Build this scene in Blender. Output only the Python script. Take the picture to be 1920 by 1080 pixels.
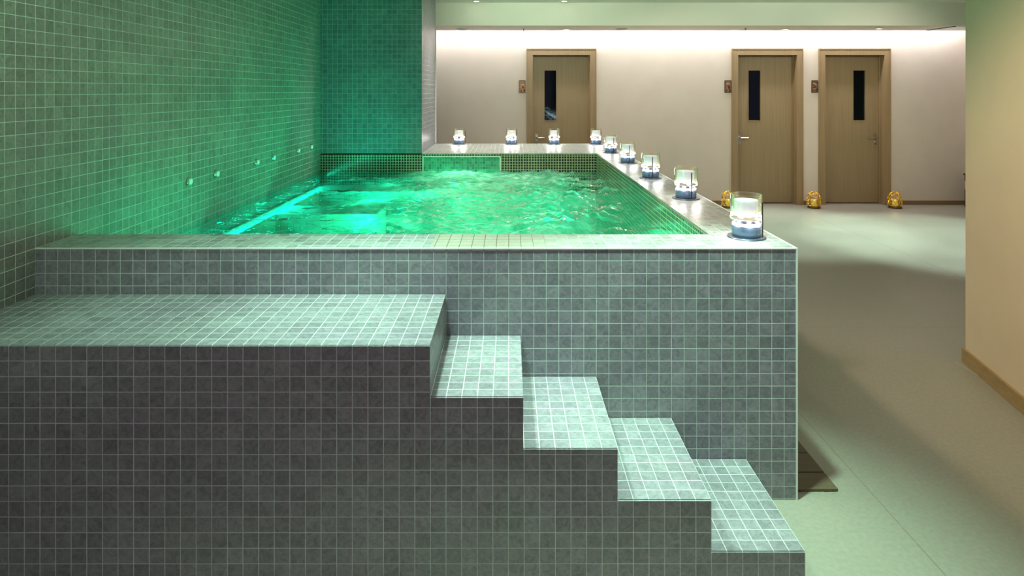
import bpy, bmesh, math, random
from mathutils import Vector, noise

sc = bpy.context.scene
for o in list(bpy.data.objects):
    bpy.data.objects.remove(o)
COL = sc.collection
random.seed(4)

# ------------------------------------------------------------------ camera
CAMZ = 1.65
cam = bpy.data.cameras.new('camera')
cam.sensor_width = 36.0
cam.lens = 36.0 * 1170 / 1920
cam.shift_x = (960 - 955) / 1920
cam.shift_y = -(540 - 170) / 1920
cam.clip_start = 0.05
camo = bpy.data.objects.new('camera', cam)
camo.location = (0, 0, CAMZ)
camo.rotation_euler = (math.radians(90), 0, 0)
COL.objects.link(camo)
sc.camera = camo

# ------------------------------------------------------------------ world, exposure
sc.view_settings.view_transform = 'Standard'
sc.view_settings.look = 'None'
sc.view_settings.gamma = 1
sc.view_settings.use_curve_mapping = False
sc.view_settings.exposure = 0.0
sc.cycles.max_bounces = 8
sc.cycles.transparent_max_bounces = 16
sc.cycles.caustics_reflective = False
sc.cycles.caustics_refractive = False
sc.cycles.sample_clamp_indirect = 4.0
w = bpy.data.worlds.new('world')
sc.world = w
w.use_nodes = True
bg = w.node_tree.nodes['Background']
bg.inputs[0].default_value = (0.98, 0.83, 1.0, 1)
bg.inputs[1].default_value = 0.36


def spot(name, loc, target, power, color, angle, blend=0.6, radius=0.06):
    l = bpy.data.lights.new(name, 'SPOT')
    l.energy = power; l.color = color; l.spot_size = math.radians(angle)
    l.spot_blend = blend; l.shadow_soft_size = radius
    o = bpy.data.objects.new(name, l)
    o.location = loc
    o.rotation_euler = (Vector(target) - Vector(loc)).to_track_quat('-Z', 'Y').to_euler()
    COL.objects.link(o)
    return o


def area(name, loc, target, power, color, sx, sy, spread=180):
    l = bpy.data.lights.new(name, 'AREA')
    l.energy = power; l.color = color; l.shape = 'RECTANGLE'
    l.size = sx; l.size_y = sy; l.spread = math.radians(spread)
    o = bpy.data.objects.new(name, l)
    o.location = loc
    o.rotation_euler = (Vector(target) - Vector(loc)).to_track_quat('-Z', 'Y').to_euler()
    COL.objects.link(o)
    return o


def point(name, loc, power, color, radius=0.05):
    l = bpy.data.lights.new(name, 'POINT')
    l.energy = power; l.color = color; l.shadow_soft_size = radius
    o = bpy.data.objects.new(name, l)
    o.location = loc
    COL.objects.link(o)
    return o


MINT = (0.72, 1.0, 0.86)
WARM = (1.0, 0.80, 0.58)
SOFT = (1.0, 0.90, 0.78)
GREEN = (0.02, 1.0, 0.48)
CEIL = 2.80
# ceiling downlights over the steps (cool) and in the passage (warm), plus added fills
ZL = CEIL - .02
TEAL = (0.58, 1.0, 0.77)
spot('downlight_or_fill', (0.69, 2.20, ZL), (0.68, 2.24, 0), 500, TEAL, 53, .9, .05)
spot('downlight_or_fill', (-0.50, 2.22, ZL), (-0.15, 2.24, 0), 330, TEAL, 58, 1.0, .05)
spot('downlight_or_fill', (-0.80, 2.20, ZL), (-0.85, 2.22, 0), 170, TEAL, 60, 1.0, .05)
spot('downlight_or_fill', (0.3, 3.2, ZL), (0.5, 2.7, 0), 40, SOFT, 70, 1.0, .05)
# over the tub: the rim throws the long soft edge of shade on the passage floor
spot('downlight_or_fill', (-0.2, 3.5, ZL), (2.5, 3.1, 0.3), 200, WARM, 66, .8, .12)
spot('downlight_or_fill', (-0.2, 5.2, ZL), (2.3, 5.0, 0.1), 110, SOFT, 50, .9, .12)
spot('downlight_or_fill', (3.3, 7.5, ZL), (3.3, 7.5, 0), 420, (0.70, 1.0, .88), 64, .5, .08)
spot('downlight_or_fill', (4.9, 7.0, ZL), (4.9, 6.9, 0), 500, (0.72, 1.0, .90), 66, .45, .08)
spot('downlight_or_fill', (1.75, 1.3, ZL), (1.75, 1.9, 0), 52, (0.66, 1.0, .84), 72, .9, .1)
spot('downlight_or_fill', (-0.4, 6.9, ZL), (-0.4, 6.9, 0), 110, (1.0, .97, .85), 88, .8, .06)
spot('downlight_or_fill', (0.65, 6.9, ZL), (0.65, 6.9, 0), 110, (1.0, .97, .85), 88, .8, .06)
spot('downlight_or_fill', (1.3, 2.0, ZL), (2.75, 2.8, 1.2), 150, WARM, 70, .9, .1)  # unseen spot added to warm the right wall
spot('downlight_or_fill', (1.4, 6.2, ZL), (2.6, 9.02, .9), 110, (1, .86, .74), 75, 1.0, .1)  # added fill to even out the back wall, source unseen
spot('downlight_or_fill', (-0.2, 4.6, ZL), (.1, 9.02, 1.5), 60, (1, .88, .76), 60, 1.0, .1)  # another added fill, for the left part of the back wall
spot('downlight_or_fill', (4.6, 6.2, ZL), (4.9, 9.02, .9), 120, (1, .86, .74), 80, 1.0, .1)  # added fill for the right part of the back wall
for x in (.4, 3.4):
    spot('downlight_or_fill', (x, 5.4, ZL), (x + .3, 8.15, 2.62), 175, (.93, 1, .83), 80, 1.0, .1)  # unseen washers put in to brighten the fascia
spot('downlight_or_fill', (-0.9, 1.3, ZL), (-1.91, 2.5, 1.7), 95, (.60, 1, .62), 85, 1.0, .1)  # added mint wash for the near left wall, source unseen
for x in (-0.9, 0.5):
    spot('downlight_or_fill', (x, 0.1, ZL), (x, 1.8, 0.3), 34, (1.0, .74, 1.0), 110, 1.0, .12)  # purple front fill put in for the step faces
spot('downlight_or_fill', (1.5, 6.9, ZL), (-.886, 6.9, 1.7), 240, SOFT, 50, 1.0, .08)  # extra spot added to brighten the pillar's side face
spot('downlight_or_fill', (0.1, 4.2, ZL), (0.1, 6.32, .92), 170, WARM, 52, .8, .08)  # unseen warm spot added for the rear mosaic band
# cove light washing the back wall
area('cove_light_strip', (2.2, 8.86, 2.68), (2.2, 9.02, 2.35), 85, (0.93, 0.94, 1.0), 8.6, 0.06)
# green lamps under water: beside the seat dividers, at the near end and under the rear panel
point('underwater_lamp_glow', (-0.5, 6.10, 0.60), 7, GREEN, .12)
for x, y, p in ((-.85, 3.85, 7), (-.85, 5.0, 6), (-1.5, 2.9, 4)):
    point('underwater_lamp_glow', (x, y, 0.60), p, GREEN, .14)
for y, ty, p, z in ((3.55, 3.6, 42, 1.25), (4.6, 4.9, 60, 1.7), (5.4, 5.6, 36, 1.5)):
    spot('underwater_lamp_glow', (-.93, y, .52), (-1.91, ty, z), p, GREEN, 105, 1.0, .05)
spot('underwater_lamp_glow', (-1.2, 5.45, .45), (-1.35, 6.32, 1.9), 60, (0, 1.0, .6), 95, 1.0, .05)
area('underwater_strip_glow', (-1.885, 4.5, 0.775), (-1.1, 4.5, .55), 8, (0.0, 1.0, .66), 3.4, .03)
for x, y, p in ((-.45, 3.1, 8), (.45, 3.1, 8)):
    point('underwater_lamp_glow', (x, y, 0.70), p, GREEN, .06)
for x, y, p in ((0.0, 3.9, 9), (-0.3, 5.2, 7), (0.3, 4.7, 7), (.3, 5.7, 4)):
    point('underwater_lamp_glow', (x, y, 0.28), p, GREEN, .16)


# ------------------------------------------------------------------ materials
def new_mat(name):
    m = bpy.data.materials.new(name)
    m.use_nodes = True
    nt = m.node_tree
    b = nt.nodes['Principled BSDF']
    return m, nt, b


def setc(b, key, v):
    b.inputs[key].default_value = v


def N(nt, typ, **kw):
    n = nt.nodes.new(typ)
    for k, v in kw.items():
        setattr(n, k, v)
    return n


def math_node(nt, op, a=None, b=None, c=None):
    n = N(nt, 'ShaderNodeMath', operation=op)
    for i, v in enumerate((a, b, c)):
        if v is None:
            continue
        if isinstance(v, (int, float)):
            n.inputs[i].default_value = v
        else:
            nt.links.new(v, n.inputs[i])
    return n.outputs[0]


def vmath(nt, op, a, b=None):
    n = N(nt, 'ShaderNodeVectorMath', operation=op)
    for i, v in enumerate((a, b)):
        if v is None:
            continue
        if isinstance(v, (tuple, list)):
            n.inputs[i].default_value = v
        else:
            nt.links.new(v, n.inputs[i])
    return n.outputs[0]


def mixc(nt, fac, a, b, blend='MIX'):
    n = N(nt, 'ShaderNodeMix', data_type='RGBA', blend_type=blend)
    for sock, v in ((n.inputs[0], fac), (n.inputs[6], a), (n.inputs[7], b)):
        if isinstance(v, (int, float)):
            sock.default_value = v
        elif isinstance(v, (tuple, list)):
            sock.default_value = (*v[:3], 1)
        else:
            nt.links.new(v, sock)
    return n.outputs[2]


def ramp(nt, fac, stops):
    r = N(nt, 'ShaderNodeValToRGB')
    el = r.color_ramp.elements
    while len(el) < len(stops):
        el.new(0.5)
    for e, (p, c) in zip(el, stops):
        e.position = p
        e.color = (*c[:3], 1) if isinstance(c, (tuple, list)) else (c, c, c, 1)
    nt.links.new(fac, r.inputs[0])
    return r.outputs[0]


def plain(name, col, rough=.5, metal=0, spec=.5, nscale=0, namt=.1, emit=None, estr=0):
    m, nt, b = new_mat(name)
    if nscale:
        g = N(nt, 'ShaderNodeNewGeometry')
        t = N(nt, 'ShaderNodeTexNoise')
        t.inputs['Scale'].default_value = nscale
        t.inputs['Detail'].default_value = 6
        nt.links.new(g.outputs['Position'], t.inputs['Vector'])
        lo = [c * (1 - namt) for c in col]; hi = [min(1, c * (1 + namt)) for c in col]
        nt.links.new(ramp(nt, t.outputs['Fac'], [(.3, lo), (.7, hi)]), b.inputs['Base Color'])
        bp = N(nt, 'ShaderNodeBump'); bp.inputs['Strength'].default_value = .08
        nt.links.new(t.outputs['Fac'], bp.inputs['Height'])
        nt.links.new(bp.outputs[0], b.inputs['Normal'])
    else:
        setc(b, 'Base Color', (*col, 1))
    setc(b, 'Roughness', rough); setc(b, 'Metallic', metal)
    setc(b, 'Specular IOR Level', spec)
    if emit:
        setc(b, 'Emission Color', (*emit, 1)); setc(b, 'Emission Strength', estr)
    return m


def tile_mat(name, pitch, origin, base, grout, gw=.0026, var=.22, rough=.32, slate=True, repair=False, spec=.5, gbump=.5):
    """square tiles on any axis aligned face; grid phase fixed at origin"""
    m, nt, b = new_mat(name)
    g = N(nt, 'ShaderNodeNewGeometry')
    P = vmath(nt, 'SCALE', vmath(nt, 'SUBTRACT', g.outputs['Position'], origin))
    P.node.inputs['Scale'].default_value = 1.0 / pitch
    absn = vmath(nt, 'ABSOLUTE', g.outputs['True Normal'])
    rn = vmath(nt, 'ADD', absn, (-.5, -.5, -.5))
    inv = vmath(nt, 'SUBTRACT', (1, 1, 1), absn)
    # tile id
    Pm = vmath(nt, 'MULTIPLY', P, inv)
    fl = vmath(nt, 'FLOOR', vmath(nt, 'ADD', Pm, (1e-4, 1e-4, 1e-4)))
    wn = N(nt, 'ShaderNodeTexWhiteNoise', noise_dimensions='3D')
    nt.links.new(fl, wn.inputs['Vector'])
    fr = vmath(nt, 'ABSOLUTE', vmath(nt, 'SUBTRACT', vmath(nt, 'FRACTION', P), (.5, .5, .5)))
    fr = vmath(nt, 'MULTIPLY', fr, inv)
    s = N(nt, 'ShaderNodeSeparateXYZ'); nt.links.new(fr, s.inputs[0])
    mx = math_node(nt, 'MAXIMUM', math_node(nt, 'MAXIMUM', s.outputs[0], s.outputs[1]), s.outputs[2])
    half = .5 - gw / pitch / 2
    mr = N(nt, 'ShaderNodeMapRange'); mr.interpolation_type = 'SMOOTHSTEP'
    mr.inputs['From Min'].default_value = half - .008
    mr.inputs['From Max'].default_value = half + .008
    nt.links.new(mx, mr.inputs[0])
    gm = mr.outputs[0]
    col = N(nt, 'ShaderNodeHueSaturation')
    setc(col, 'Color', (*base, 1))
    v = N(nt, 'ShaderNodeMapRange')
    nt.links.new(wn.outputs['Value'], v.inputs[0])
    v.inputs['To Min'].default_value = 1 - var; v.inputs['To Max'].default_value = 1 + var
    nt.links.new(v.outputs[0], col.inputs['Value'])
    c = col.outputs[0]
    rgh = None
    if slate:
        t = N(nt, 'ShaderNodeTexNoise'); t.inputs['Scale'].default_value = 38
        t.inputs['Detail'].default_value = 8; t.inputs['Roughness'].default_value = .68
        t.inputs['Distortion'].default_value = 1.2
        off = vmath(nt, 'ADD', g.outputs['Position'], vmath(nt, 'SCALE', wn.outputs['Color']))
        off.node.inputs[1].links[0].from_node.inputs['Scale'].default_value = 7.0
        nt.links.new(off, t.inputs['Vector'])
        f = ramp(nt, t.outputs['Fac'], [(.28, .62), (.52, 1.0), (.72, 1.35)])
        c = mixc(nt, 1.0, c, f, 'MULTIPLY')
        t2 = N(nt, 'ShaderNodeTexNoise'); t2.inputs['Scale'].default_value = 3.2
        t2.inputs['Detail'].default_value = 3
        nt.links.new(g.outputs['Position'], t2.inputs['Vector'])
        f2 = ramp(nt, t2.outputs['Fac'], [(.3, (.90, .86, .92)), (.7, (1.05, 1.12, 1.08))])
        c = mixc(nt, 1.0, c, f2, 'MULTIPLY')
        rgh = ramp(nt, t.outputs['Fac'], [(.3, rough + .14), (.7, rough - .08)])
    # grout lightness wanders a little, like the photograph's cleaner and greyer joints
    tg = N(nt, 'ShaderNodeTexNoise'); tg.inputs['Scale'].default_value = 4.5
    nt.links.new(g.outputs['Position'], tg.inputs['Vector'])
    gc = ramp(nt, tg.outputs['Fac'], [(.35, [x * .78 for x in grout]), (.62, grout)])
    if repair:
        sp = N(nt, 'ShaderNodeSeparateXYZ'); nt.links.new(g.outputs['Position'], sp.inputs[0])
        a = N(nt, 'ShaderNodeMapRange')
        a.inputs['From Min'].default_value = -.325; a.inputs['From Max'].default_value = -.315
        nt.links.new(sp.outputs[0], a.inputs[0])
        a2 = N(nt, 'ShaderNodeMapRange')
        a2.inputs['From Min'].default_value = .02; a2.inputs['From Max'].default_value = .40
        a2.inputs['To Min'].default_value = 1; a2.inputs['To Max'].default_value = 0
        nt.links.new(sp.outputs[0], a2.inputs[0])
        msk = math_node(nt, 'MULTIPLY', math_node(nt, 'MULTIPLY', a.outputs[0], a2.outputs[0]), math_node(nt, 'LESS_THAN', sp.outputs[1], 2.9))
        gc = mixc(nt, msk, gc, (.10, .09, .07))
        c = mixc(nt, math_node(nt, 'MULTIPLY', msk, .8), c, (.40, .36, .29))
    fin = mixc(nt, gm, c, gc)
    nt.links.new(fin, b.inputs['Base Color'])
    if rgh is not None:
        nt.links.new(mixc(nt, gm, rgh, (.8, .8, .8)), b.inputs['Roughness'])
    else:
        setc(b, 'Roughness', rough)
    setc(b, 'Specular IOR Level', spec)
    bp = N(nt, 'ShaderNodeBump'); bp.inputs['Strength'].default_value = gbump
    bp.inputs['Distance'].default_value = .002
    h = math_node(nt, 'SUBTRACT', 1.0, gm)
    if slate:
        h = math_node(nt, 'ADD', h, math_node(nt, 'MULTIPLY', t.outputs['Fac'], .5))
    h = math_node(nt, 'ADD', h, math_node(nt, 'MULTIPLY', wn.outputs['Value'], .0))
    nt.links.new(h, bp.inputs['Height'])
    nt.links.new(bp.outputs[0], b.inputs['Normal'])
    return m


GROUT = (.60, .65, .62)
M = {}
M['step_tile'] = tile_mat('grey_slate_tile_steps', .0503, (.953, 2.01, .83), (.245, .228, .245), GROUT, var=.12)
M['pool_tile'] = tile_mat('grey_slate_tile_pool', .0505, (1.159, 2.516, 1.015), (.238, .224, .248), GROUT, var=.13)
M['coping_tile'] = tile_mat('grey_slate_tile_coping', .0505, (1.159, 2.516, 1.015), (.30, .305, .29), GROUT, repair=True)
M['wall_tile'] = tile_mat('grey_slate_tile_wall', .0515, (-1.91, 2.516, 1.015), (.195, .19, .175), GROUT, var=.15)
M['pillar_tile'] = tile_mat('grey_slate_tile_pillar', .0503, (-.886, 6.32, 1.015), (.15, .16, .18), (.42, .46, .44), var=.15)
M['mosaic'] = tile_mat('dark_glass_mosaic', .0275, (.884, 6.32, 1.015), (.018, .013, .008), (.60, .50, .36), gw=.0062, slate=False, rough=.15, var=.5)
M['mosaic_green'] = tile_mat('green_glass_mosaic', .0275, (.884, 6.32, 1.015), (.06, .30, .20), (.24, .50, .38), gw=.0035, slate=False, rough=.15, var=.4)
M['mosaic_pool'] = tile_mat('dark_green_seat_mosaic', .0275, (-1.91, 2.76, .40), (.006, .012, .005), (.03, .045, .02), gw=.003, slate=False, rough=.3, var=.4)
M['pool_pale'] = tile_mat('pale_pool_tile', .05, (-1.91, 2.76, .40), (.62, .70, .66), (.5, .55, .5), slate=False, rough=.35, var=.06)
M['trim_metal'] = plain('pale_edge_trim', (.78, .80, .76), .35)
M['wall_paint'] = plain('beige_wall_paint', (.70, .60, .51), .7, nscale=3, namt=.03)
M['right_paint'] = plain('warm_wall_paint', (.76, .60, .44), .7, nscale=3, namt=.03)
M['ceiling_paint'] = plain('ceiling_paint', (.80, .83, .74), .8, nscale=2, namt=.02)
M['fascia_paint'] = plain('fascia_paint', (.80, .84, .70), .8, nscale=2, namt=.02)
M['soffit_paint'] = plain('soffit_paint', (.88, .80, .72), .8)
M['white'] = plain('white_enamel', (.85, .86, .84), .35)
M['chrome'] = plain('brushed_steel', (.55, .55, .52), .25, 1)
M['dark_steel'] = plain('dark_steel', (.05, .05, .05), .35, .6)
M['knob'] = plain('white_plastic_knob', (.85, .88, .84), .3)
M['dark'] = plain('painted_room_dark', (.004, .005, .007), .9)  # darkness of the rooms behind the doors put into the colour
M['gold'] = plain('gilded_metal', (.85, .55, .06), .28, 1)
M['gold_lit'] = plain('amber_candle', (.9, .6, .15), .4, 0, emit=(1, .62, .08), estr=.35)
M['bronze_dark'] = plain('dark_bronze', (.13, .08, .02), .4, .6)
M['copper'] = plain('bronze_plaque', (.30, .15, .07), .38, .55, nscale=40, namt=.3)
M['glyph'] = plain('dark_engraving', (.035, .015, .008), .5)
M['glyph_light'] = plain('pale_engraving', (.55, .38, .28), .4)
M['leaf'] = plain('silvery_leaf', (.62, .70, .66), .35)
M['lamp_base'] = plain('blue_grey_metal', (.17, .24, .38), .25, .6)
M['lamp_foot'] = plain('dark_grey_foot', (.10, .12, .16), .3, .5)
M['led'] = plain('white_led_disc', (.9, .9, .9), .4, emit=(1, .95, .92), estr=1.2)
M['diffuser'] = plain('cup_glow_block', (.42, .44, .50), .2, emit=(.72, .80, .95), estr=.65)  # glow put in for the bright inside of the cup
M['downlight_on'] = plain('lit_downlight_lens', (.9, .9, .9), .4, emit=(1, .93, .82), estr=9)
M['grey_plastic'] = plain('grey_speaker_plastic', (.42, .43, .47), .5)
M['wood_cab'] = plain('dark_brown_wood', (.05, .028, .015), .45)
M['cab_top'] = plain('beige_cloth', (.55, .45, .32), .8)


def wood(name, a, bcol, rough=.45, axis='Z'):
    m, nt, b = new_mat(name)
    g = N(nt, 'ShaderNodeNewGeometry')
    mp = N(nt, 'ShaderNodeMapping')
    sc_ = {'Z': (60, 60, 1.3), 'Y': (60, 1.3, 60), 'X': (1.3, 60, 60)}[axis]
    mp.inputs['Scale'].default_value = sc_
    nt.links.new(g.outputs['Position'], mp.inputs['Vector'])
    t = N(nt, 'ShaderNodeTexNoise'); t.inputs['Scale'].default_value = 1.0
    t.inputs['Detail'].default_value = 6; t.inputs['Roughness'].default_value = .6
    nt.links.new(mp.outputs[0], t.inputs['Vector'])
    nt.links.new(ramp(nt, t.outputs['Fac'], [(.3, a), (.7, bcol)]), b.inputs['Base Color'])
    setc(b, 'Roughness', rough)
    return m


M['door_wood'] = wood('oak_veneer_door', (.27, .19, .095), (.33, .24, .13))
M['frame_wood'] = wood('oak_door_frame', (.28, .185, .09), (.36, .25, .13))
M['skirt_wood'] = wood('brown_skirting', (.20, .125, .06), (.28, .18, .085), axis='X')
M['skirt_right'] = wood('oak_skirting', (.32, .21, .09), (.44, .29, .13), axis='Y')
M['board_wood'] = wood('weathered_brown_board', (.095, .066, .036), (.15, .105, .062), .6, axis='X')


def floor_mat():
    m, nt, b = new_mat('grey_vinyl_floor')
    g = N(nt, 'ShaderNodeNewGeometry')
    t = N(nt, 'ShaderNodeTexNoise'); t.inputs['Scale'].default_value = 55; t.inputs['Detail'].default_value = 6
    nt.links.new(g.outputs['Position'], t.inputs['Vector'])
    c = ramp(nt, t.outputs['Fac'], [(.35, (.30, .275, .225)), (.65, (.335, .31, .255))])
    t2 = N(nt, 'ShaderNodeTexNoise'); t2.inputs['Scale'].default_value = 1.3
    nt.links.new(g.outputs['Position'], t2.inputs['Vector'])
    c = mixc(nt, 1.0, c, ramp(nt, t2.outputs['Fac'], [(.3, .94), (.7, 1.04)]), 'MULTIPLY')
    s = N(nt, 'ShaderNodeSeparateXYZ'); nt.links.new(g.outputs['Position'], s.inputs[0])

    def seam(sock, at, wd, pitch=None):
        d = math_node(nt, 'ABSOLUTE', math_node(nt, 'SUBTRACT', sock, at))
        return math_node(nt, 'LESS_THAN', d, wd)
    m1 = seam(s.outputs[0], 1.485, .0016)
    m3 = seam(s.outputs[0], 4.0, .003)
    m4 = seam(s.outputs[1], 4.35, .004)
    mk = math_node(nt, 'MAXIMUM', math_node(nt, 'MAXIMUM', m1, m3), math_node(nt, 'MULTIPLY', m4, .25))
    c = mixc(nt, math_node(nt, 'MULTIPLY', mk, .75), c, (.13, .12, .10))
    m2 = math_node(nt, 'MULTIPLY', seam(s.outputs[0], 2.715, .003), math_node(nt, 'LESS_THAN', s.outputs[1], 3.8))
    c = mixc(nt, math_node(nt, 'MULTIPLY', m2, .6), c, (.6, .58, .5))
    nt.links.new(c, b.inputs['Base Color'])
    nt.links.new(ramp(nt, t2.outputs['Fac'], [(.3, .34), (.7, .46)]), b.inputs['Roughness'])
    return m


M['floor'] = floor_mat()


def water_mat():
    m, nt, b = new_mat('churning_green_water')
    nt.nodes.remove(b)
    out = nt.nodes['Material Output']
    g = N(nt, 'ShaderNodeNewGeometry')
    s = N(nt, 'ShaderNodeSeparateXYZ'); nt.links.new(g.outputs['Position'], s.inputs[0])
    mp = N(nt, 'ShaderNodeMapping'); mp.inputs['Scale'].default_value = (1.6, 2.2, 1)
    nt.links.new(g.outputs['Position'], mp.inputs['Vector'])
    t = N(nt, 'ShaderNodeTexNoise'); t.inputs['Scale'].default_value = 1.5
    t.inputs['Detail'].default_value = 8; t.inputs['Roughness'].default_value = .62
    t.inputs['Distortion'].default_value = 1.6
    nt.links.new(mp.outputs[0], t.inputs['Vector'])
    # fine ripple bump
    r = N(nt, 'ShaderNodeTexNoise'); r.inputs['Scale'].default_value = 10
    r.inputs['Detail'].default_value = 5; r.inputs['Distortion'].default_value = .8
    nt.links.new(g.outputs['Position'], r.inputs['Vector'])
    bp = N(nt, 'ShaderNodeBump'); bp.inputs['Strength'].default_value = .8
    bp.inputs['Distance'].default_value = .03
    nt.links.new(r.outputs['Fac'], bp.inputs['Height'])
    tr = N(nt, 'ShaderNodeBsdfTransparent'); tr.inputs[0].default_value = (.62, .93, .80, 1)
    gl = N(nt, 'ShaderNodeBsdfGlossy'); gl.inputs['Roughness'].default_value = .04
    gl.inputs[0].default_value = (1, 1, 1, 1)
    nt.links.new(bp.outputs[0], gl.inputs['Normal'])
    fz = N(nt, 'ShaderNodeFresnel'); fz.inputs[0].default_value = 1.33
    nt.links.new(bp.outputs[0], fz.inputs['Normal'])
    # aerated water: diffuse + translucent bubbles, densest in the middle of the basin
    df = N(nt, 'ShaderNodeBsdfDiffuse'); tl = N(nt, 'ShaderNodeBsdfTranslucent')
    foam = ramp(nt, t.outputs['Fac'], [(.36, (.10, .42, .30)), (.52, (.36, .72, .60)), (.68, (.9, .95, .92))])
    dd = N(nt, 'ShaderNodeVectorMath', operation='DISTANCE'); dd.inputs[1].default_value = (-.49, 5.98, .84)
    nt.links.new(g.outputs['Position'], dd.inputs[0])
    sp = N(nt, 'ShaderNodeMapRange'); sp.interpolation_type = 'SMOOTHSTEP'
    sp.inputs['From Min'].default_value = .40; sp.inputs['From Max'].default_value = .05
    nt.links.new(dd.outputs['Value'], sp.inputs[0])
    splash = math_node(nt, 'MULTIPLY', sp.outputs[0], ramp(nt, t.outputs['Fac'], [(.38, .25), (.55, 1.0)]))
    foam = mixc(nt, splash, foam, (.97, .97, .97))
    nt.links.new(foam, df.inputs[0]); nt.links.new(foam, tl.inputs[0])
    nt.links.new(bp.outputs[0], df.inputs['Normal'])
    bub = N(nt, 'ShaderNodeMixShader'); bub.inputs[0].default_value = .6
    nt.links.new(df.outputs[0], bub.inputs[1]); nt.links.new(tl.outputs[0], bub.inputs[2])
    a = N(nt, 'ShaderNodeMapRange'); a.interpolation_type = 'SMOOTHSTEP'
    a.inputs['From Min'].default_value = -1.35; a.inputs['From Max'].default_value = -.65
    nt.links.new(s.outputs[0], a.inputs[0])
    a2 = N(nt, 'ShaderNodeMapRange'); a2.interpolation_type = 'SMOOTHSTEP'
    a2.inputs['From Min'].default_value = .30; a2.inputs['From Max'].default_value = .74
    a2.inputs['To Min'].default_value = 1; a2.inputs['To Max'].default_value = .1
    nt.links.new(s.outputs[0], a2.inputs[0])
    dens = math_node(nt, 'MULTIPLY', a.outputs[0], a2.outputs[0])
    nz = N(nt, 'ShaderNodeMapRange'); nz.inputs['From Min'].default_value = .36; nz.inputs['From Max'].default_value = .62
    nz.inputs['To Min'].default_value = .48; nz.inputs['To Max'].default_value = .95
    nt.links.new(t.outputs['Fac'], nz.inputs[0])
    fac = math_node(nt, 'MULTIPLY', nz.outputs[0], math_node(nt, 'ADD', math_node(nt, 'MULTIPLY', dens, .97), .03))
    fac = math_node(nt, 'MAXIMUM', fac, math_node(nt, 'MULTIPLY', splash, .95))
    body = N(nt, 'ShaderNodeMixShader')
    nt.links.new(fac, body.inputs[0]); nt.links.new(tr.outputs[0], body.inputs[1]); nt.links.new(bub.outputs[0], body.inputs[2])
    fin = N(nt, 'ShaderNodeMixShader')
    nt.links.new(fz.outputs[0], fin.inputs[0]); nt.links.new(body.outputs[0], fin.inputs[1]); nt.links.new(gl.outputs[0], fin.inputs[2])
    nt.links.new(fin.outputs[0], out.inputs[0])
    return m


M['water'] = water_mat()


def glass_mat(name, tint, ior=1.45):
    m, nt, b = new_mat(name)
    setc(b, 'Base Color', (*tint, 1)); setc(b, 'Roughness', .02)
    setc(b, 'Transmission Weight', 1); setc(b, 'IOR', ior)
    return m


def lamp_glass():
    m, nt, b = new_mat('clear_lamp_glass')
    nt.nodes.remove(b)
    tr = N(nt, 'ShaderNodeBsdfTransparent'); tr.inputs[0].default_value = (1.0, .985, .92, 1)
    gl = N(nt, 'ShaderNodeBsdfGlossy'); gl.inputs['Roughness'].default_value = .05
    gl.inputs[0].default_value = (1, 1, .93, 1)
    lw = N(nt, 'ShaderNodeLayerWeight'); lw.inputs[0].default_value = .28
    mx = N(nt, 'ShaderNodeMixShader')
    nt.links.new(lw.outputs['Facing'], mx.inputs[0])
    nt.links.new(tr.outputs[0], mx.inputs[1]); nt.links.new(gl.outputs[0], mx.inputs[2])
    nt.links.new(mx.outputs[0], nt.nodes['Material Output'].inputs[0])
    return m


M['glass'] = lamp_glass()


def pane_mat():
    m, nt, b = new_mat('dark_door_glass')
    nt.nodes.remove(b)
    out = nt.nodes['Material Output']
    tr = N(nt, 'ShaderNodeBsdfTransparent'); tr.inputs[0].default_value = (.40, .6, .68, 1)
    gl = N(nt, 'ShaderNodeBsdfGlossy'); gl.inputs['Roughness'].default_value = .06
    gl.inputs[0].default_value = (.8, .9, 1, 1)
    mx = N(nt, 'ShaderNodeMixShader'); mx.inputs[0].default_value = .02
    nt.links.new(tr.outputs[0], mx.inputs[1]); nt.links.new(gl.outputs[0], mx.inputs[2])
    nt.links.new(mx.outputs[0], out.inputs[0])
    return m


M['pane'] = pane_mat()

# ------------------------------------------------------------------ mesh helpers


def obj(name, bm, mat, parent=None, smooth=False, loc=None, mats=None):
    me = bpy.data.meshes.new(name)
    bmesh.ops.recalc_face_normals(bm, faces=bm.faces)
    bm.to_mesh(me); bm.free()
    for mm in (mats or [mat]):
        me.materials.append(mm)
    if smooth:
        for p in me.polygons:
            p.use_smooth = True
        try:
            me.set_sharp_from_angle(angle=math.radians(40))
        except Exception:
            pass
    o = bpy.data.objects.new(name, me)
    if loc:
        o.location = loc
    COL.objects.link(o)
    if parent:
        o.parent = parent
    return o


def bx(bm, x0, x1, y0, y1, z0, z1, mi=0):
    vs = [bm.verts.new((x, y, z)) for x in (x0, x1) for y in (y0, y1) for z in (z0, z1)]
    for f in ((0, 1, 3, 2), (4, 6, 7, 5), (0, 4, 5, 1), (2, 3, 7, 6), (0, 2, 6, 4), (1, 5, 7, 3)):
        bm.faces.new([vs[i] for i in f]).material_index = mi


def box(name, mat, x0, x1, y0, y1, z0, z1, parent=None, bevel=0):
    bm = bmesh.new()
    bx(bm, x0, x1, y0, y1, z0, z1)
    if bevel:
        bmesh.ops.bevel(bm, geom=bm.edges[:] + bm.verts[:], offset=bevel, segments=2, affect='EDGES')
    return obj(name, bm, mat, parent)


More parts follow.
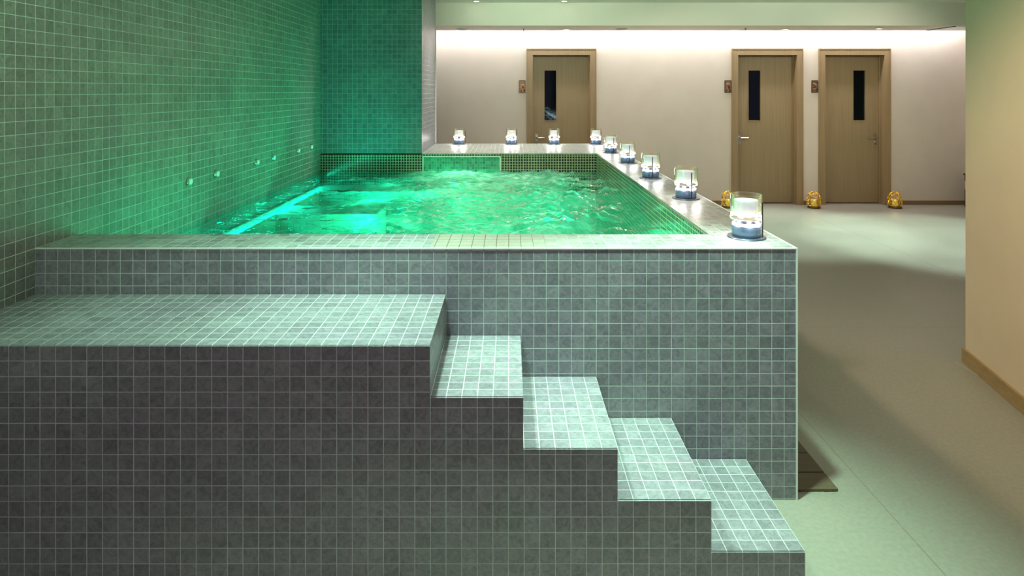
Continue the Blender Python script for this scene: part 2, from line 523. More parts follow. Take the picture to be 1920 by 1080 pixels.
def lathe(bm, prof, seg=32, cx=0, cy=0, cz=0, close=False):
    rings = []
    for r, z in prof:
        if r < 1e-6:
            rings.append([bm.verts.new((cx, cy, cz + z))])
        else:
            rings.append([bm.verts.new((cx + r * math.cos(2 * math.pi * k / seg), cy + r * math.sin(2 * math.pi * k / seg), cz + z)) for k in range(seg)])
    pairs = list(zip(rings, rings[1:]))
    if close:
        pairs.append((rings[-1], rings[0]))
    for a, b in pairs:
        for k in range(seg):
            k2 = (k + 1) % seg
            if len(a) == 1 and len(b) == 1:
                continue
            if len(a) == 1:
                bm.faces.new((a[0], b[k], b[k2]))
            elif len(b) == 1:
                bm.faces.new((a[k], b[0], a[k2]))
            else:
                bm.faces.new((a[k], b[k], b[k2], a[k2]))


def tube(bm, pts, r, seg=8):
    pts = [Vector(p) for p in pts]
    rings = []
    for i, p in enumerate(pts):
        d = (pts[min(i + 1, len(pts) - 1)] - pts[max(i - 1, 0)]).normalized()
        up = Vector((0, 0, 1)) if abs(d.z) < .9 else Vector((1, 0, 0))
        a = d.cross(up).normalized(); b_ = d.cross(a).normalized()
        rings.append([bm.verts.new(p + a * r * math.cos(2 * math.pi * k / seg) + b_ * r * math.sin(2 * math.pi * k / seg)) for k in range(seg)])
    for a, b_ in zip(rings, rings[1:]):
        for k in range(seg):
            bm.faces.new((a[k], a[(k + 1) % seg], b_[(k + 1) % seg], b_[k]))
    for rr in (rings[0], rings[-1]):
        bm.faces.new(rr)


def tag(o, label=None, cat=None, group=None, kind=None):
    if label: o['label'] = label
    if cat: o['category'] = cat
    if group: o['group'] = group
    if kind: o['kind'] = kind
    return o


def empty(name, loc, label=None, cat=None, group=None, kind=None):
    o = bpy.data.objects.new(name, None)
    o.empty_display_size = .1
    o.location = loc
    COL.objects.link(o)
    return tag(o, label, cat, group, kind)


def kids(root):
    return [o for o in bpy.data.objects if o.parent == root]


def copy_tree(o, parent=None):
    ch = kids(o)
    c = o.copy(); COL.objects.link(c); c.parent = parent
    for k in ch:
        copy_tree(k, c)
    return c


def structure(o, label, cat):
    return tag(o, label, cat, kind='structure')


# ------------------------------------------------------------------ room shell
WX = -1.91
YB = 9.02
XR = 6.615
# floor
structure(box('floor', M['floor'], -2.3, 8.0, -3.0, 9.6, -.1, 0), 'smooth pale grey green floor with thin straight seams', 'floor')
# left wall
structure(box('wall_left', M['wall_tile'], WX - .2, WX, -2.5, 9.22, 0, CEIL), 'tall left wall of small square slate tiles lit green above the pool', 'wall')
# back wall with door openings (X0, X1) and dark rooms behind
DOORS = [(.254, 1.249, 'L'), (3.215, 4.233, 'L'), (4.472, 5.497, 'R')]
DZ = 2.25
FW = .085
bm = bmesh.new()
xs = [WX - .2]
for a, b_, s_ in DOORS:
    xs += [a + .03, b_ - .03]
xs.append(XR + .2)
for i in range(0, len(xs), 2):
    bx(bm, xs[i], xs[i + 1], YB, YB + .2, 0, 2.95)
for a, b_, s_ in DOORS:
    bx(bm, a + .03, b_ - .03, YB, YB + .2, DZ - .03, 2.95)
structure(obj('wall_back', bm, M['wall_paint']), 'pale beige back wall with three doors washed by a white cove light', 'wall')
bm = bmesh.new()
bx(bm, -.2, 7.0, YB + 1.1, YB + 1.15, 0, 2.6)
bx(bm, -.2, 7.0, YB + .2, YB + 1.1, 2.55, 2.6)
bx(bm, -.2, -.15, YB + .2, YB + 1.1, 0, 2.6)
bx(bm, 2.0, 2.05, YB + .2, YB + 1.1, 0, 2.6)
bx(bm, 4.33, 4.38, YB + .2, YB + 1.1, 0, 2.6)
bx(bm, 6.95, 7.0, YB + .2, YB + 1.1, 0, 2.6)
structure(obj('wall_beyond', bm, M['dark']), 'rooms behind the three door windows, coloured near black for their darkness', 'wall')
# side wall far right
structure(box('wall_side', M['wall_paint'], XR, XR + .15, 3.0, YB, 0, CEIL), 'narrow sliver of side wall at the far right corner of the back wall', 'wall')
# right wall near, angled
bm = bmesh.new()
p0 = Vector((2.767, 3.785)); dv = Vector((math.sin(math.radians(12.8)), math.cos(math.radians(12.8))))
nv = Vector((dv.y, -dv.x))
q0 = p0 - dv * 6.2
ring = [p0, p0 + nv * .22, q0 + nv * .22, q0]
lo = [bm.verts.new((p.x, p.y, 0)) for p in ring]; hi = [bm.verts.new((p.x, p.y, CEIL)) for p in ring]
bm.faces.new(lo); bm.faces.new(hi)
for k in range(4):
    bm.faces.new((lo[k], lo[(k + 1) % 4], hi[(k + 1) % 4], hi[k]))
structure(obj('wall_right', bm, M['right_paint']), 'plain warm beige wall filling the right edge', 'wall')
# its skirting wraps the end
bm = bmesh.new()
t_ = .014
pa = p0 + dv * t_ - nv * t_
ring = [pa, pa + nv * (.22 + t_), p0 + nv * .22 + dv * 0, p0, q0, q0 - nv * t_]
lo = [bm.verts.new((p.x, p.y, 0)) for p in ring]; hi = [bm.verts.new((p.x, p.y, .085)) for p in ring]
bm.faces.new(lo); bm.faces.new(hi)
for k in range(6):
    bm.faces.new((lo[k], lo[(k + 1) % 6], hi[(k + 1) % 6], hi[k]))
structure(obj('baseboard_right', bm, M['skirt_right']), 'low oak coloured baseboard along the near right wall', 'baseboard')
# baseboard back
bm = bmesh.new()
seg = [WX] + [v for a, b_, s_ in DOORS for v in (a, b_)] + [XR]
for i in range(0, len(seg), 2):
    bx(bm, seg[i], seg[i + 1], YB - .014, YB, 0, .062)
structure(obj('baseboard_back', bm, M['skirt_wood']), 'brown baseboard along the foot of the back wall', 'baseboard')
structure(box('baseboard_side', M['skirt_wood'], XR - .014, XR, 3.0, YB - .014, 0, .062), 'brown baseboard along the far side wall', 'baseboard')
# ceilings
structure(box('ceiling', M['ceiling_paint'], -2.3, 7.0, -2.5, 8.15, CEIL, CEIL + .1), 'pale painted ceiling over the pool and passage', 'ceiling')
structure(box('trim_1', M['fascia_paint'], -2.1, 7.0, 8.15, 8.20, 2.5, CEIL), 'long pale green fascia where the ceiling drops before the back wall', 'fascia')
structure(box('ceiling_lower', M['soffit_paint'], -2.1, 7.0, 8.20, 8.80, 2.5, 2.54), 'narrow lowered ceiling strip in front of the back wall', 'ceiling')
structure(box('ceiling_cove', M['white'], -2.1, 7.0, 8.15, 9.22, 2.95, 3.0), 'inside of the light cove above the back wall', 'ceiling')

# ------------------------------------------------------------------ tiled pillar at the back left of the pool
PY0, PY1, PX1 = 6.32, 7.50, -.886
structure(box('wall_pillar', M['pillar_tile'], WX, PX1, PY0, PY1, 1.015, CEIL), 'tiled pillar mass rising at the back left corner of the pool, green on its face', 'wall')
structure(box('trim_2', M['trim_metal'], PX1 - .002, PX1 + .008, PY1 - .012, PY1 + .004, 1.02, CEIL), 'thin pale edge trim on the rear corner of the tiled pillar', 'trim')

# ------------------------------------------------------------------ the pool
PT = 1.015
XI, XO = .884, 1.159
YF, YI = 2.516, 2.76
YW, YE = 6.32, 7.50
pool = empty('hot_tub', (0, YF, 0), 'raised whirlpool tub clad in grey slate tiles, reached by the tiled steps', 'hot tub')


def ppart(name, mat, *b, bevel=0):
    o = box(name, mat, *b)
    o.parent = pool
    o.location = (0, -YF, 0)
    return o


CT = .012
ppart('front_wall', M['pool_tile'], WX, XO, YF, YI, 0, PT - CT)
ppart('side_wall', M['pool_tile'], XI, XO, YI, YE, 0, PT - CT)
ppart('rear_ledge', M['pool_tile'], WX, XI, YW + .03, YE, 0, PT - CT)
ppart('coping', M['coping_tile'], WX, XO, YF, YI, PT - CT, PT)
ppart('coping', M['coping_tile'], XI, XO, YI, YE, PT - CT, PT)
ppart('coping', M['coping_tile'], PX1, XI, YW, YE, PT - CT, PT)
ppart('basin_floor', M['pool_pale'], WX, XI, YI, YW + .03, 0.05, .10)
# edge trims
ppart('edge_trim', M['trim_metal'], WX, XO + .003, YF - .003, YF + .006, PT - .004, PT + .0005)
ppart('edge_trim', M['trim_metal'], XO - .006, XO + .003, YF + .006, YE, PT - .004, PT + .0005)
ppart('edge_trim', M['trim_metal'], XO - .004, XO + .003, YF - .003, YF + .004, 0, PT - .004)
# mosaic water line bands
ppart('mosaic_band', M['mosaic'], XI - .006, XI, YI, YW, .10, PT - CT)
ppart('mosaic_band', M['mosaic'], WX, XI, YI, YI + .006, .60, PT - CT)
NX0, NX1, NZ = -.875, -.092, .985
bm = bmesh.new()
bx(bm, WX, NX0, YW, YW + .03, .60, PT - CT)
bx(bm, NX1, XI - .006, YW, YW + .03, .60, PT - CT)
bx(bm, NX0, NX1, YW, YW + .03, NZ, PT - CT)
bx(bm, NX0, NX1, YW, YW + .03, .60, .72)
b1 = obj('mosaic_band', bm, M['mosaic'], pool); b1.location = (0, -YF, 0)
bm = bmesh.new()
bx(bm, WX, XI - .006, YW, YW + .03, .10, .60)
bx(bm, WX, XI - .006, YI, YI + .004, .10, .60)
bx(bm, XI - .010, XI - .006, YI + .004, YW, .10, .14)
b1 = obj('basin_lining', bm, M['pool_pale'], pool); b1.location = (0, -YF, 0)
ppart('skimmer_panel', M['mosaic_green'], NX0, NX1, YW + .018, YW + .03, .72, NZ)
bm = bmesh.new()
bx(bm, NX0 - .004, NX1 + .004, YW - .004, YW + .012, NZ - .008, NZ + .002)
bx(bm, NX0 - .006, NX0 + .006, YW - .004, YW + .012, .72, NZ - .008)
bx(bm, NX1 - .006, NX1 + .006, YW - .004, YW + .012, .72, NZ - .008)
b1 = obj('skimmer_frame', bm, M['trim_metal'], pool); b1.location = (0, -YF, 0)
# under water seats along the left wall: pale ledge with three dark recessed seats
bm = bmesh.new()
SZ = .70
spans = [(2.97, 3.74), (4.14, 4.80), (5.16, 5.90)]
bx(bm, WX, WX + .11, YI + .006, YW, .10, SZ)
ys = [YI + .006] + [v for s_ in spans for v in s_] + [YW]
for i in range(0, len(ys), 2):
    bx(bm, WX + .11, -1.02, ys[i], ys[i + 1], .10, SZ)
b1 = obj('seat_divider', bm, M['pool_pale'], pool); b1.location = (0, -YF, 0)
for a, b_ in spans:
    o = ppart('seat', M['mosaic_pool'], WX + .11, -1.02, a, b_, .10, .42)
for x, y in ((-.5, YW - .02), (-1.2, YI + .03), (.2, YI + .03)):
    bm = bmesh.new()
    lathe(bm, [(0, 0), (.06, 0), (.06, .012), (.045, .02), (0, .022)], 24)
    o = obj('underwater_lamp', bm, M['white'], pool, True)
    o.location = (x, y - YF, .42)
    o.rotation_euler = (math.radians(90) if y > 5 else math.radians(-90), 0, 0)

# water
bm = bmesh.new()
nx, ny = 190, 230
WZ = .831
wx0, wx1, wy0, wy1 = WX + .001, XI - .007, YI + .007, YW - .001
grid = []
for j in range(ny + 1):
    row = []
    for i in range(nx + 1):
        x = wx0 + (wx1 - wx0) * i / nx; y = wy0 + (wy1 - wy0) * j / ny
        ed = min(1, (x - wx0) / .5)
        amp = (.35 + .65 * ed) * (1 + 1.2 * math.exp(-((x - .5) / .3) ** 2))
        z = .012 * noise.noise(Vector((x * 3.1, y * 3.6, .3))) + .008 * noise.noise(Vector((x * 8 + 3, y * 9, 1.3))) + .007 * noise.noise(Vector((x * 19, y * 22, 2.1)))
        # mound of water thrown up where the rear jet breaks the surface
        z2 = .022 * math.exp(-(((x + .5) / .22) ** 2 + ((y - 6.0) / .20) ** 2)) * (1 + .6 * noise.noise(Vector((x * 14, y * 14, 7))))
        row.append(bm.verts.new((x, y, WZ + z * amp * 1.9 + z2)))
    grid.append(row)
for j in range(ny):
    for i in range(nx):
        bm.faces.new((grid[j][i], grid[j][i + 1], grid[j + 1][i + 1], grid[j + 1][i]))
wo = obj('pool_water', bm, M['water'], None, True)
tag(wo, 'glowing green churning water filling the raised whirlpool tub', 'water', kind='stuff')

# ------------------------------------------------------------------ steps and platform in front
steps = empty('pool_steps', (-.5, 2.01, 0), 'grey slate tiled platform with four steps descending to the right in front of the tub', 'steps')
SX = [WX, -.256, .0447, .349, .651, .953]
H = .83
for i in range(5):
    z = H - .166 * i
    bm = bmesh.new()
    bx(bm, SX[i], SX[i + 1], 2.01, YF - .0035, 0, z)
    # soften the front top nosing
    es = [e for e in bm.edges if all(abs(v.co.z - z) < 1e-5 and abs(v.co.y - 2.01) < 1e-5 for v in e.verts)]
    bmesh.ops.bevel(bm, geom=es, offset=.003, segments=2, affect='EDGES')
    o = obj('platform' if i == 0 else 'step', bm, M['step_tile'], steps)
    o.location = (.5, -2.01, 0)

# ------------------------------------------------------------------ wooden duckboard beside the tub
duck = empty('wooden_duckboard', (1.26, 2.567, 0), 'dark wooden slatted duckboard lying on the floor against the right side of the tub', 'duckboard')
for k, (a, b_) in enumerate([(2.567, 2.675), (2.683, 2.822), (2.830, 2.975), (2.983, 3.12), (3.128, 3.27)]):
    o = box('board', M['board_wood'], XO + .005, 1.352, a, b_, 0.003, .012)
    o.parent = duck; o.location = (-1.26, -2.567, 0)
for xx in (1.19, 1.31):
    o = box('runner', M['dark_steel'], xx - .012, xx + .012, 2.567, 3.27, 0.0, .003)
    o.parent = duck; o.location = (-1.26, -2.567, 0)

# ------------------------------------------------------------------ doors
def make_door(n, a, b_, side, label):
    root = empty('door_%d' % n, ((a + b_) / 2, YB, 0))
    structure(root, label, 'door')
    ox, oy = (a + b_) / 2, YB

    def dp(name, mat, *bb, parent=root):
        o = box(name, mat, *bb)
        o.parent = parent
        if parent is root:
            o.location = (-ox, -oy, 0)
        return o
    # casing + jamb lining as one frame
    bm = bmesh.new()
    bx(bm, a, a + FW, YB - .022, YB, 0, DZ)
    bx(bm, b_ - FW, b_, YB - .022, YB, 0, DZ)
    bx(bm, a + FW, b_ - FW, YB - .022, YB, DZ - FW, DZ)
    bx(bm, a + .03, a + FW, YB, YB + .19, 0, DZ - .03)
    bx(bm, b_ - FW, b_ - .03, YB, YB + .19, 0, DZ - .03)
    bx(bm, a + FW, b_ - FW, YB, YB + .19, DZ - FW, DZ - .03)
    # thin raised outer bead
    bx(bm, a - .006, a + .006, YB - .028, YB, 0, DZ + .006)
    bx(bm, b_ - .006, b_ + .006, YB - .028, YB, 0, DZ + .006)
    bx(bm, a + .006, b_ - .006, YB - .028, YB, DZ - .006, DZ + .006)
    # stop bead
    bx(bm, a + FW, a + FW + .014, YB + .09, YB + .115, 0, DZ - FW)
    bx(bm, b_ - FW - .014, b_ - FW, YB + .09, YB + .115, 0, DZ - FW)
    f = obj('door_frame', bm, M['frame_wood'], root); f.location = (-ox, -oy, 0)
    # leaf with window hole
    L0, L1 = a + FW + .004, b_ - FW - .004
    y0, y1 = YB + .115, YB + .158
    top = DZ - FW - .004
    if side == 'L':
        w0 = {1: .515, 2: 3.50}[n]
    else:
        w0 = 5.035
    w1 = w0 + .172
    z0, z1 = 1.215, 1.945
    bm = bmesh.new()
    bx(bm, L0, w0, y0, y1, .012, top)
    bx(bm, w1, L1, y0, y1, .012, top)
    bx(bm, w0, w1, y0, y1, .012, z0)
    bx(bm, w0, w1, y0, y1, z1, top)
    leaf = obj('door_leaf', bm, M['door_wood'], root); leaf.location = (-ox, -oy, 0)
    leaf_c = (0, 0, 0)
    bm = bmesh.new()
    e = .012
    bx(bm, w0 - e, w1 + e, y0 - .005, y0, z1, z1 + e)
    bx(bm, w0 - e, w1 + e, y0 - .005, y0, z0 - e, z0)
    bx(bm, w0 - e, w0, y0 - .005, y0, z0, z1)
    bx(bm, w1, w1 + e, y0 - .005, y0, z0, z1)
    obj('window_bead', bm, M['frame_wood'], leaf)
    bm = bmesh.new()
    bx(bm, w0, w1, y0 + .018, y0 + .024, z0, z1)
    tag(obj('window_pane', bm, M['pane'], leaf), 'narrow dark glass pane')
    # handle: long plate, rose, lever, cylinder
    s = 1 if side == 'L' else -1
    hx = (L0 + .055) if side == 'L' else (L1 - .055)
    bm = bmesh.new()
    bx(bm, hx - .018, hx + .018, y0 - .006, y0, .86, 1.02)
    lathe_pts = [(hx, y0, .965), (hx, y0 - .05, .965), (hx + s * .012, y0 - .056, .965), (hx + s * .12, y0 - .056, .965)]
    tube(bm, lathe_pts, .0095, 10)
    tube(bm, [(hx, y0 - .002, .905), (hx, y0 - .02, .905)], .011, 12)
    tag(obj('door_handle', bm, M['chrome'], leaf), 'steel lever handle')
    # hinges on the other side
    hx2 = (L1 - .002) if side == 'L' else (L0 + .002)
    for hz in (.3, 1.1, 1.9):
        bm = bmesh.new()
        tube(bm, [(hx2, y0 - .006, hz - .05), (hx2, y0 - .006, hz + .05)], .006, 8)
        obj('hinge', bm, M['chrome'], leaf)
    return root


make_door(1, *DOORS[0][:2], 'L', 'light brown wooden door farthest left, its lower half hidden behind the tub ledge')
make_door(2, *DOORS[1][:2], 'L', 'light brown wooden door in the middle, handle and window on its left side')
make_door(3, *DOORS[2][:2], 'R', 'light brown wooden door farthest right, handle and window on its right side')

# pale leaves seen through the first door's window
plant = empty('potted_plant', (.60, YB + .34, 0), 'pale leaves glinting behind the lower part of the leftmost door window', 'plant')
bm = bmesh.new()
lathe(bm, [(0, 0), (.09, 0), (.12, .9), (.11, .9), (.10, .86), (0, .86)], 20)
obj('pot', bm, M['grey_plastic'], plant, True)
bm = bmesh.new()
rnd = random.Random(11)
for k in range(26):
    c = Vector((rnd.uniform(-.11, .11), rnd.uniform(-.05, .05), 1.19 + rnd.uniform(0, .20)))
    ln = rnd.uniform(.05, .09); wd = ln * .33
    an = rnd.uniform(-1.2, 1.2)
    d = Vector((math.cos(an), -.25, math.sin(an) * .55)).normalized()
    sd = Vector((-d.z, 0, d.x)).normalized()
    pts = []
    for u, ww in ((-1, 0), (-.5, .8), (0, 1), (.5, .75), (1, 0)):
        mid = c + d * ln * u * .5 + Vector((0, -.012 * (1 - u * u), 0))
        pts.append((mid + sd * wd * ww * .5, mid, mid - sd * wd * ww * .5))
    vs = [[bm.verts.new(p) for p in tri] for tri in pts]
    for a_, b_ in zip(vs, vs[1:]):
        bm.faces.new((a_[0], a_[1], b_[1], b_[0])); bm.faces.new((a_[1], a_[2], b_[2], b_[1]))
fo = obj('foliage', bm, M['leaf'], plant, True)
so = fo.modifiers.new('s', 'SOLIDIFY'); so.thickness = .002
bm = bmesh.new()
for k in range(5):
    tube(bm, [((k - 2) * .01, 0, .86), ((k - 2) * .02, 0, 1.05), ((k - 2) * .04, 0, 1.25)], .003, 6)
obj('stem', bm, M['leaf'], plant)
point('leaf_light', (.60, YB + .26, 1.75), 1.3, (.85, .95, 1), .03)  # point light above the leaves, no fitting modelled

# plaques beside each door
def plaque(x, glyphs, label):
    root = empty('door_plaque', (x, YB, 1.71))
    tag(root, label, 'sign', 'bronze plaques beside the doors')
    b0 = box('plate', M['copper'], -.046, .046, -.010, -.0005, -.088, .088)
    b0.parent = root
    bm = bmesh.new()
    bx(bm, -.046, .046, -.014, -.010, .078, .088)
    bx(bm, -.046, .046, -.014, -.010, -.088, -.082)
    bx(bm, -.046, -.041, -.014, -.010, -.082, .078)
    bx(bm, .041, .046, -.014, -.010, -.082, .078)
    obj('rim', bm, M['glyph'], root)
    for nm, gset, mt in (('dark_mark', glyphs[0], 'glyph'), ('pale_mark', glyphs[1], 'glyph_light')):
        for pts, r in gset:
            bm = bmesh.new()
            tube(bm, [(px, -.012, pz) for px, pz in pts], r, 6)
            obj(nm, bm, M[mt], root)
    return root


arc = lambda cx, cz, r, a0, a1, n=8: [(cx + r * math.cos(math.radians(a0 + (a1 - a0) * k / n)), cz + r * math.sin(math.radians(a0 + (a1 - a0) * k / n))) for k in range(n + 1)]
plaque(.187, ([([(.005, .0), (.016, -.018)], .010), ([(-.026, -.062), (-.006, -.066)], .010), ([(.026, -.04), (.030, -.066)], .010)],
              [(arc(.0, .005, .026, 20, 150), .005), ([(-.002, -.05), (.012, -.05)], .004)]), 'small bronze plaque on the wall left of the leftmost door')
plaque(3.155, ([([(.012, .01), (.020, -.03)], .011), ([(-.026, -.052), (-.010, -.056)], .011), ([(.024, -.04), (.026, -.070)], .010)],
               [(arc(.0, .025, .018, 10, 170), .006), ([(.003, -.055), (.003, -.07)], .005)]), 'small bronze plaque on the wall left of the middle door')
plaque(4.41, ([([(-.02, -.012), (.018, .0)], .010), ([(.028, -.03), (.028, -.066)], .009), ([(.028, .05), (.036, .05)], .010)],
              [([(-.02, .048), (.0, .036), (.022, .020)], .007), ([(-.022, -.035), (.008, -.037)], .006)]), 'small bronze plaque on the narrow wall between the two right doors')

# ------------------------------------------------------------------ wall knobs
for k, (y, lab) in enumerate([(3.71, 'white round air knob on the left wall, nearest the camera and leftmost'),
                              (4.056, 'white round air knob on the left wall, second from the near end'),
                              (4.705, 'white round air knob on the left wall, third from the near end'),
                              (5.033, 'white round air knob on the left wall, third from the far end'),
                              (5.625, 'white round air knob on the left wall, second from the far end'),
                              (5.99, 'white round air knob on the left wall, farthest and nearest the pillar')]):
    if k == 0:
        kroot = empty('pool_air_valve', (WX, y, 1.11))
        bm = bmesh.new()
        lathe(bm, [(0, 0), (.026, 0), (.026, .006), (.022, .010), (0, .010)], 24)
        o = obj('rosette', bm, M['chrome'], kroot, True); o.rotation_euler = (0, math.radians(90), 0)
        bm = bmesh.new()
        lathe(bm, [(0, .008), (.017, .008), (.0185, .010), (.0185, .017), (.015, .021), (0, .022)], 24)
        o = obj('dial', bm, M['knob'], kroot, True); o.rotation_euler = (0, math.radians(90), 0)
        r = kroot
    else:
        r = copy_tree(kroot)
    r.location = (WX, y, 1.11)
    tag(r, lab, 'air valve', 'white air knobs on the green lit wall')

# ------------------------------------------------------------------ glass lamps on the coping
def make_lamp():
    root = empty('glass_lamp', (0, 0, 0))
    bm = bmesh.new()
    lathe(bm, [(0, 0), (.080, 0), (.081, .002), (.078, .005), (0, .005)], 40)
    obj('foot', bm, M['lamp_foot'], root, True)
    bm = bmesh.new()
    lathe(bm, [(0, .005), (.058, .005), (.060, .008), (.060, .050), (.058, .053), (0, .053)], 40)
    tag(obj('base', bm, M['lamp_base'], root, True), 'blue grey metal base')
    bm = bmesh.new()
    lathe(bm, [(0, .053), (.0575, .053), (.0575, .062), (.054, .064), (0, .064)], 40)
    tag(obj('light_disc', bm, M['led'], root, True), 'glowing white disc')
    bm = bmesh.new()
    lathe(bm, [(.046, .064), (.050, .064), (.050, .079), (.046, .079)], 32, close=True)
    obj('spacer', bm, M['lamp_foot'], root)
    bm = bmesh.new()
    lathe(bm, [(0, .079), (.062, .079), (.0655, .082), (.0655, .183), (.0645, .186), (.0600, .186), (.0590, .183), (.0570, .100), (.053, .094), (0, .094)], 48)
    tag(obj('glass_cup', bm, M['glass'], root, True), 'clear thick walled glass cup')
    bm = bmesh.new()
    lathe(bm, [(0, .096), (.046, .096), (.048, .100), (.050, .158), (.049, .162), (.040, .160), (0, .156)], 40)  # added glowing block brightens the cup interior
    tag(obj('diffuser', bm, M['diffuser'], root, True), 'glowing pale blue block added inside the cup')
    bm = bmesh.new()
    tube(bm, [(.034, -.070, .012), (.034, -.070, .16)], .0032, 8)  # dark rod stands in for a reflection in the glass
    tag(obj('reflection_rod', bm, M['dark_steel'], root), 'thin dark rod standing in for a reflection')
    l = bpy.data.lights.new('lamp_glow', 'POINT'); l.energy = .30; l.color = (1, .95, .92); l.shadow_soft_size = .02
    for k in range(6):
        an = k * math.pi / 3 + .3
        lo_ = bpy.data.objects.new('lamp_glow', l)
        lo_.location = (.069 * math.cos(an), .069 * math.sin(an), .072)
        COL.objects.link(lo_); lo_.parent = root
    return root


LAMPS = [(1.028, 2.708, .15, 'largest glass lamp, on the near right corner of the tub rim'),
         (1.041, 3.680, -.3, 'second glass lamp along the right tub rim, counted from the near corner'),
         (1.027, 4.537, -.5, 'third glass lamp along the right tub rim, counted from the near corner'),
         (1.039, 5.477, -.45, 'fourth glass lamp along the right tub rim, counted from the near corner'),
         (1.035, 6.375, -.2, 'glass lamp on the right tub rim just before the far corner lamp'),
         (1.025, 7.390, .3, 'glass lamp on the far right corner of the tub, in front of the door frame'),
         (.530, 7.390, 0, 'glass lamp on the rear ledge, in front of the leftmost door'),
         (.025, 7.390, .4, 'glass lamp on the rear ledge just left of the leftmost door frame'),
         (-.595, 7.390, .8, 'leftmost glass lamp, on the rear ledge nearest the tiled pillar')]
lamp0 = make_lamp()
for k, (x, y, rz, lab) in enumerate(LAMPS):
    r = lamp0 if k == 0 else copy_tree(lamp0)
    r.location = (x, y, PT + .0006)
    r.rotation_euler = (0, 0, rz)
    tag(r, lab, 'lamp', 'glass lamps around the tub rim')

# ------------------------------------------------------------------ gold lanterns on the floor
def make_lantern():
    root = empty('gold_lantern', (0, 0, 0))
    bm = bmesh.new()
    lathe(bm, [(0, 0), (.082, 0), (.085, .008), (.085, .020), (.076, .028), (.076, .036), (0, .036)], 32)
    tag(obj('base', bm, M['bronze_dark'], root, True), 'dark bronze base')
    # domed cage
    bm = bmesh.new()
    R, hs = .088, .13
    nrib = 12

    def dome(a):  # a: 0..1 along profile
        if a < .5:
            return R, .036 + (hs - .036) * a * 2
        th = (a - .5) * 2 * math.pi / 2
        return R * math.cos(th), hs + R * 1.15 * math.sin(th)
    for k in range(nrib):
        for sgn in (1, -1):
            pts = []
            for j in range(15):
                a = j / 14 * .97
                r_, z = dome(a)
                ph = 2 * math.pi * k / nrib + sgn * a * 1.3
                pts.append((r_ * math.cos(ph), r_ * math.sin(ph), z))
            tube(bm, pts, .0032, 5)
    for z in (.04, hs):
        tube(bm, [(R * math.cos(2 * math.pi * k / 24), R * math.sin(2 * math.pi * k / 24), z) for k in range(25)], .004, 6)
    tag(obj('cage', bm, M['gold'], root, True), 'gilded domed lattice')
    bm = bmesh.new()
    lathe(bm, [(.0, hs + R * 1.13), (.012, hs + R * 1.14), (.008, hs + R * 1.22), (.004, hs + R * 1.27), (0, hs + R * 1.30)], 16)
    obj('finial', bm, M['gold'], root, True)
    bm = bmesh.new()
    lathe(bm, [(0, .036), (.032, .036), (.034, .04), (.034, .11), (.028, .114), (0, .112)], 24)
    c = tag(obj('candle', bm, M['gold_lit'], root, True), 'glowing amber candle')
    l = bpy.data.lights.new('candle_glow', 'POINT'); l.energy = .12; l.color = (1, .7, .3); l.shadow_soft_size = .02
    lo_ = bpy.data.objects.new('candle_glow', l); lo_.location = (0, 0, .145); COL.objects.link(lo_); lo_.parent = root
    return root


lan0 = make_lantern()
for k, (x, y, lab) in enumerate([(3.085, 8.80, 'gold domed lantern left of the middle door, partly behind the nearest glass lamp'),
                                 (4.285, 8.78, 'gold domed lantern on the floor between the two right doors'),
                                 (5.425, 8.78, 'gold domed lantern on the floor right of the rightmost door')]):
    r = lan0 if k == 0 else copy_tree(lan0)
    r.location = (x, y, 0); r.rotation_euler = (0, 0, k * .4)
    tag(r, lab, 'lantern', 'gold lanterns at the doors')

# ------------------------------------------------------------------ ceiling fittings
def fit(px, py, z):
    d = 1170 * (z - CAMZ) / (170 - py)
    return (px - 955) / 1170 * d, d


def make_downlight(name='recessed_downlight'):
    root = empty(name, (0, 0, 0))
    bm = bmesh.new()
    lathe(bm, [(.032, -.001), (.050, -.001), (.052, -.005), (.048, -.009), (.034, -.010)], 28, close=True)
    obj('ring', bm, M['white'], root, True)
    bm = bmesh.new()
    lathe(bm, [(0, -.001), (.033, -.001), (.033, -.006), (0, -.007)], 28)
    tag(obj('lens', bm,
M['downlight_on'], root, True), 'lit lens')
    return root


dl0 = make_downlight()
DL = [(893, 1.5, CEIL, 'lit downlight in the high ceiling at the top edge, left of its neighbour'),
      (1058, 1.5, CEIL, 'lit downlight in the high ceiling at the top edge, above the leftmost door'),
      (1062, 54.5, 2.5, 'lit downlight in the lowered ceiling strip above the leftmost door'),
      (1473, 54, 2.5, 'lit downlight in the lowered ceiling strip above the middle door'),
      (1648, 53, 2.5, 'lit downlight in the lowered ceiling strip above the rightmost door')]
for k, (px, py, z, lab) in enumerate(DL):
    r = dl0 if k == 0 else copy_tree(dl0)
    x, d = fit(px, py, z)
    r.location = (x, d, z)
    tag(r, lab, 'downlight', 'recessed ceiling downlights')
    if z < 2.6:
        spot('downlight_or_fill', (x, d, z - .02), (x, d, 0), 14, WARM, 90, .9, .04)
# round speaker
x, d = fit(868, 54, 2.5)
root = empty('ceiling_speaker', (x, d, 2.5), 'round grey speaker in the lowered ceiling strip near the pillar', 'speaker')
bm = bmesh.new()
lathe(bm, [(.070, 0), (.092, 0), (.094, -.006), (.088, -.014), (.072, -.012)], 36, close=True)
obj('ring', bm, M['white'], root, True)
bm = bmesh.new()
lathe(bm, [(0, 0), (.071, 0), (.071, -.010), (.04, -.018), (0, -.020)], 36)
obj('grille', bm, M['grey_plastic'], root, True)
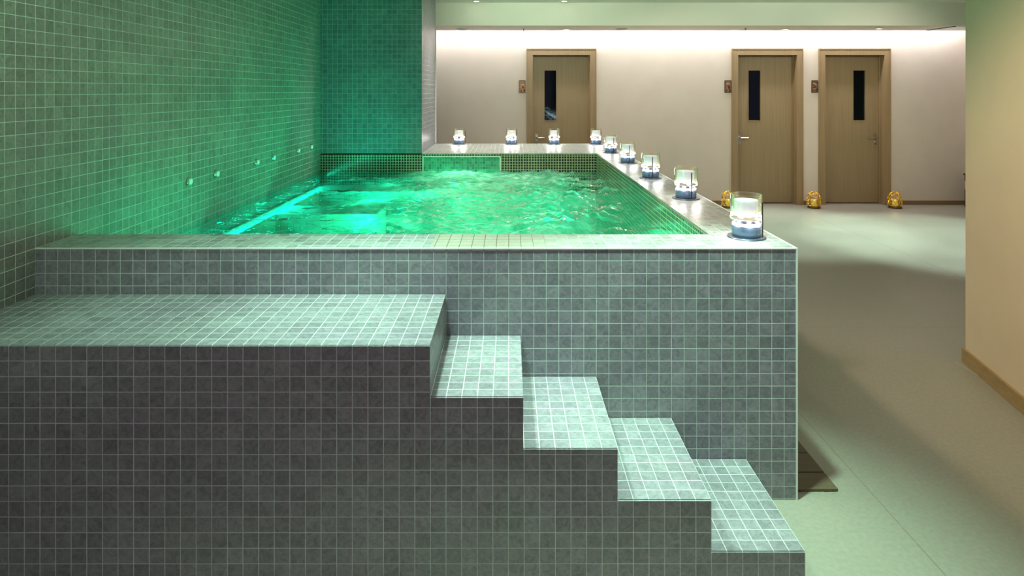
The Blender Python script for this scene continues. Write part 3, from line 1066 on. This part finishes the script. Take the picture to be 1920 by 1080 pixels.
# sprinklers
def sprinkler(px, py, lab, s=1):
    x, d = fit(px, py, 2.5)
    root = empty('fire_sprinkler', (x, d, 2.5), lab, 'sprinkler', 'sprinklers in the lowered ceiling')
    bm = bmesh.new(); lathe(bm, [(0, 0), (.026 * s, 0), (.026 * s, -.003), (.01, -.008), (0, -.008)], 20)
    obj('escutcheon', bm, M['chrome'], root, True)
    bm = bmesh.new()
    tube(bm, [(0, 0, -.008), (0, 0, -.030)], .006 * s, 8)
    for sg in (1, -1):
        tube(bm, [(sg * .004, 0, -.012), (sg * .016, 0, -.026), (sg * .006, 0, -.042)], .003, 6)
    obj('frame', bm, M['dark_steel'], root, True)
    bm = bmesh.new()
    for k in range(8):
        an = k * math.pi / 4
        tube(bm, [(0, 0, -.042), (.024 * math.cos(an), .024 * math.sin(an), -.044)], .0028, 5)
    obj('deflector', bm, M['dark_steel'], root)


sprinkler(982, 54, 'black fire sprinkler on the lowered ceiling left of the leftmost door')
sprinkler(1398, 53, 'small dark fire sprinkler on the lowered ceiling above the middle door')
# small square vent
x, d = fit(1165, 54, 2.5)
root = empty('ceiling_vent', (x, d, 2.5), 'small greyish vent grille in the lowered ceiling right of the leftmost door', 'vent')
bm = bmesh.new()
bx(bm, -.075, .075, -.06, -.05, -.008, 0); bx(bm, -.075, .075, .05, .06, -.008, 0)
bx(bm, -.075, -.065, -.05, .05, -.008, 0); bx(bm, .065, .075, -.05, .05, -.008, 0)
obj('frame', bm, M['grey_plastic'], root)
for k in range(6):
    o = box('slat', M['bronze_dark'], -.065, .065, -.046 + k * .016, -.038 + k * .016, -.006, 0); o.parent = root
# long linear diffuser at the right end
root = empty('air_diffuser', (5.95, 8.45, 2.5), 'long white linear air diffuser at the right end of the lowered ceiling', 'air diffuser')
bm = bmesh.new()
bx(bm, -.10, -.075, -.24, .30, -.010, 0)
obj('dark_slot', bm, M['dark_steel'], root)
o = box('panel', M['white'], -.075, .55, -.24, .30, -.008, 0); o.parent = root

# low dark stand with a beige drawer front against the far side wall
root = empty('wooden_stand', (6.53, 8.74, 0), 'low dark wooden stand with a beige drawer front, mostly hidden behind the right wall', 'stand')


def sp_(name, mat, *b, bevel=0):
    o = box(name, mat, *b, bevel=bevel)
    o.parent = root; o.location = (-6.53, -8.74, 0)
    return o


sp_('body', M['wood_cab'], 6.475, 6.595, 8.60, 8.875, .05, .45)
sp_('top', M['wood_cab'], 6.462, 6.598, 8.59, 8.885, .45, .475, bevel=.003)
sp_('drawer', M['cab_top'], 6.464, 6.475, 8.615, 8.86, .25, .37, bevel=.002)
for sx_ in (6.49, 6.58):
    for sy_ in (8.62, 8.86):
        sp_('leg', M['wood_cab'], sx_ - .014, sx_ + .014, sy_ - .014, sy_ + .014, 0, .05)
